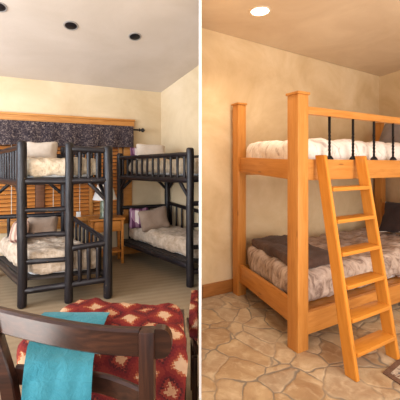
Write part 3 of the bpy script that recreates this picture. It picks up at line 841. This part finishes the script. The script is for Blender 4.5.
# rounded rail end past the post
bm = bmesh.new(); rows = []
for yy in (-.016, .016):
    pts = [(0, 0), (0, .086)]
    for i in range(11):
        an = math.pi/2-math.pi*i/10; pts.append((.020+.030*math.cos(an)*1.0, .043+.043*math.sin(an)))
    rows.append([bm.verts.new((x, yy, z)) for x, z in pts])
n_ = len(rows[0])
for j in range(n_): bm.faces.new((rows[0][j], rows[0][(j+1) % n_], rows[1][(j+1) % n_], rows[1][j]))
bm.faces.new(rows[0][::-1]); bm.faces.new(rows[1])
link('rail_end', bm, WN, ch, Matrix.Translation((-.1315, .972, .838)), smooth=False)
# left rear post, leaning
bm = bmesh.new(); path = [(-.705, 1.10, .90), (-.625, 1.075, .70), (-.585, 1.065, .50), (-.575, 1.07, .25), (-.575, 1.08, 0)]
prev = None
for (x, y, z) in path:
    lp_ = [bm.verts.new((x+dx, y+dy, z)) for dx, dy in ((-.024, -.018), (.024, -.018), (.024, .018), (-.024, .018))]
    if prev:
        for j in range(4): bm.faces.new((prev[j], prev[(j+1) % 4], lp_[(j+1) % 4], lp_[j]))
    else: bm.faces.new(lp_[::-1])
    prev = lp_
bm.faces.new(prev); bmesh.ops.bevel(bm, geom=bm.edges[:], offset=.004, segments=1, affect='EDGES')
mt = recenter(bm, (-.6, 1.07, .5)); link('back_post', bm, WN, ch, mt)
bm = band([(-.61, 1.10), (-.44, 1.08), (-.30, 1.055), (-.16, .985)], (.67, .665), (.735, .73), .022); mt = recenter(bm, cc)
link('lower_rail', bm, WN, ch, mt)
# cushions
def quadmap(c4):
    a0, b0, c0, d0 = [V(c) for c in c4]     # near-left, near-right, far-right, far-left
    def f(p):
        s_, t_ = p.x+.5, p.y+.5
        q = (a0*(1-s_)+b0*s_)*(1-t_)+(d0*(1-s_)+c0*s_)*t_
        return V((q.x, q.y, p.z))
    return f
def cushion(name, c4, z0, z1, amp, seed, parent, taper=.0, mat=None, n=(30, 20, 12)):
    f = quadmap(c4); H = z1-z0; ctr = sum((V(c) for c in c4), V((0, 0)))/4
    def fn(p):
        q = f(V((p.x/1.0, p.y/1.0, p.z)))
        k_ = 1-taper*(.5-p.z/H)
        xy = ctr+(V((q.x, q.y))-ctr)*k_
        return V((xy.x-ctr.x, xy.y-ctr.y, p.z))
    bm = soft_bm(1, 1, H, .09, n[0], n[1], n[2], amp, 5, seed, fn=fn)
    return link(name, bm, mat or M['kilim'], parent, Matrix.Translation((ctr.x, ctr.y, (z0+z1)/2)))
cushion('back_cushion', [(-.70, 1.20), (-.028, 1.15), (-.075, 1.49), (-.60, 1.60)], .42, .775, .022, 3, ch, .12)
cushion('seat_cushion', [(-.66, 1.62), (-.09, 1.62), (-.13, 2.02), (-.64, 2.02)], .30, .46, .01, 5, ch)
link('seat_frame', bm_box(bmesh.new(), -.3, .24, -.42, .5, .22, .29, .006), WN, ch, Matrix.Translation((-.36, 1.5, 0)))
log('front_leg', (-.63, 1.96, 0), (-.63, 1.96, .24), .025, WN, ch, .02); log('front_leg', (-.15, 1.96, 0), (-.15, 1.96, .24), .025, WN, ch, .02)
beam('arm_post', (-.086, 1.62, 0), (-.078, 1.57, .57), .03, .04, WN, ch, up=V((0, 1, 0)))
beam('arm_rest', (-.09, 1.60, .56), (-.115, 1.98, .52), .04, .03, WN, ch)

# teal cloth draped over the back cushion
def cloth():
    # profile: (x_left, x_right, y, z)
    prof = [(-.625, -.362, 1.325, .806), (-.622, -.362, 1.29, .811), (-.61, -.360, 1.25, .808), (-.60, -.358, 1.20, .80), (-.588, -.356, 1.13, .782),
            (-.563, -.343, 1.065, .765), (-.545, -.332, 1.020, .735), (-.543, -.331, 1.004, .66), (-.552, -.336, 1.002, .52), (-.558, -.338, 1.004, .42)]
    bm = bmesh.new(); n = 26; side = []
    sub = []
    for i in range(len(prof)-1):
        for f in (0, .25, .5, .75): sub.append(tuple(prof[i][k]*(1-f)+prof[i+1][k]*f for k in range(4)))
    sub.append(prof[-1])
    for th in (0, 1):
        g = []
        for r_, (xl, xr, y, z) in enumerate(sub):
            row = []
            for i in range(n+1):
                f = i/n; x = xl+(xr-xl)*f
                w_ = .006*math.sin(f*9+r_*.10)*(.3+r_/len(sub))+.004*noise.noise(V((x*9, z*9, y*9)))
                off = .003*th
                if r_ < 16: row.append(bm.verts.new((x, y, z+w_+off)))
                else: row.append(bm.verts.new((x, y-abs(w_)-off, z)))
            g.append(row)
        side.append(g)
        for i in range(len(sub)-1):
            for j in range(n): bm.faces.new((g[i][j], g[i+1][j], g[i+1][j+1], g[i][j+1]))
    R = len(sub)-1
    for i in range(R):
        for j in (0, n): bm.faces.new((side[0][i][j], side[0][i+1][j], side[1][i+1][j], side[1][i][j]))
    for j in range(n):
        for i in (0, R): bm.faces.new((side[0][i][j], side[0][i][j+1], side[1][i][j+1], side[1][i][j]))
    return bm
bm = cloth(); mt = recenter(bm, (-.48, 1.2, .7))
cl = link('throw_cloth', bm, M['teal'], None, mt)
tagit(cl, 'teal cloth draped over the kilim cushion of the foreground armchair', 'cloth')

# neighbour armchair, against the partition
c2 = thing('armchair', (-.04, 1.95, 0), 'red kilim armchair set against the white partition, right of the foreground armchair', 'armchair', 'kilim armchairs')
cushion('seat_cushion', [(-.062, 1.78), (-.010, 1.72), (-.010, 2.10), (-.056, 2.10)], .46, .615, .003, 9, c2, 0, None, (14, 24, 10))
beam('seat_frame', (-.075, 2.05, .43), (-.018, 1.74, .42), .02, .05, WN, c2)
beam('front_leg', (-.028, 1.76, 0), (-.028, 1.76, .38), .03, .03, WN, c2, up=V((0, 1, 0)))
beam('back_leg', (-.045, 2.06, 0), (-.045, 2.06, .45), .03, .03, WN, c2, up=V((0, 1, 0)))
beam('side_stretcher', (-.028, 1.76, .42), (-.045, 2.06, .42), .02, .035, WN, c2)

# ------------------------------------------------------------------ light
def area(name, loc, target, size, power, col):
    d = bpy.data.lights.new(name, 'AREA'); d.shape = 'RECTANGLE'; d.size, d.size_y = size; d.energy = power; d.color = col
    o = bpy.data.objects.new(name, d); COL.objects.link(o); o.location = loc
    o.rotation_euler = (V(target)-V(loc)).to_track_quat('-Z', 'Y').to_euler(); return o
area('daylight_left', (-4.3, .9, 1.9), (-1.2, 4.2, 1.3), (2.0, 1.8), 190, (.80, .90, 1))
area('fill_left', (-1.6, -1.6, 2.3), (-1.2, 4.5, 1.3), (2.4, 1.4), 42, (1, .94, .87))  # added fill from behind the camera, not a lamp of the room
area('fill_right', (2.0, -1.4, 2.3), (1.6, 3.8, .9), (2.2, 1.2), 55, (1, .93, .84))  # same kind of added fill for the pine-bunk side, no fixture there
area('ceiling_fill_left', (-1.9, .5, .9), (-1.5, 3.0, 2.9), (1.6, 1.2), 70, (1, .95, .9))  # added low lamp aimed up to brighten the sloped ceiling
area('ceiling_fill_right', (2.0, .5, .9), (1.7, 2.7, 2.8), (1.6, 1.2), 56, (1, .94, .88))  # added upward lamp that lifts the pine-bunk room's ceiling
for p in rl:
    d = bpy.data.lights.new('downlight', 'SPOT'); d.energy = 30; d.color = (1, .88, .72); d.spot_size = math.radians(125); d.spot_blend = .8; d.shadow_soft_size = .07
    o = bpy.data.objects.new('downlight', d); COL.objects.link(o); o.location = (p.x, p.y, p.z-.03)
for (x, y) in ((2.3, 1.5), (.9, .9)):
    d = bpy.data.lights.new('downlight', 'SPOT'); d.energy = 30; d.color = (1, .88, .72); d.spot_size = math.radians(125); d.spot_blend = .8; d.shadow_soft_size = .07
    o = bpy.data.objects.new('downlight', d); COL.objects.link(o); o.location = (x, y, 2.75)
w = bpy.data.worlds.new('World'); SC.world = w; w.use_nodes = True
bg = w.node_tree.nodes['Background']; bg.inputs[0].default_value = (.93, .95, 1, 1); bg.inputs[1].default_value = 1.15

# ------------------------------------------------------------------ camera
cd = bpy.data.cameras.new('Camera'); cam = bpy.data.objects.new('Camera', cd); COL.objects.link(cam)
cam.location = (0, 0, CAMH); cam.rotation_euler = (math.pi/2, 0, 0)
cd.sensor_width = 36; cd.sensor_fit = 'HORIZONTAL'; cd.lens = 36*F/400; cd.shift_y = -(200-HY)/400; cd.clip_start = .05
SC.camera = cam
vs = SC.view_settings; vs.view_transform = 'Standard'; vs.look = 'None'; vs.gamma = 1; vs.use_curve_mapping = False; vs.exposure = 0
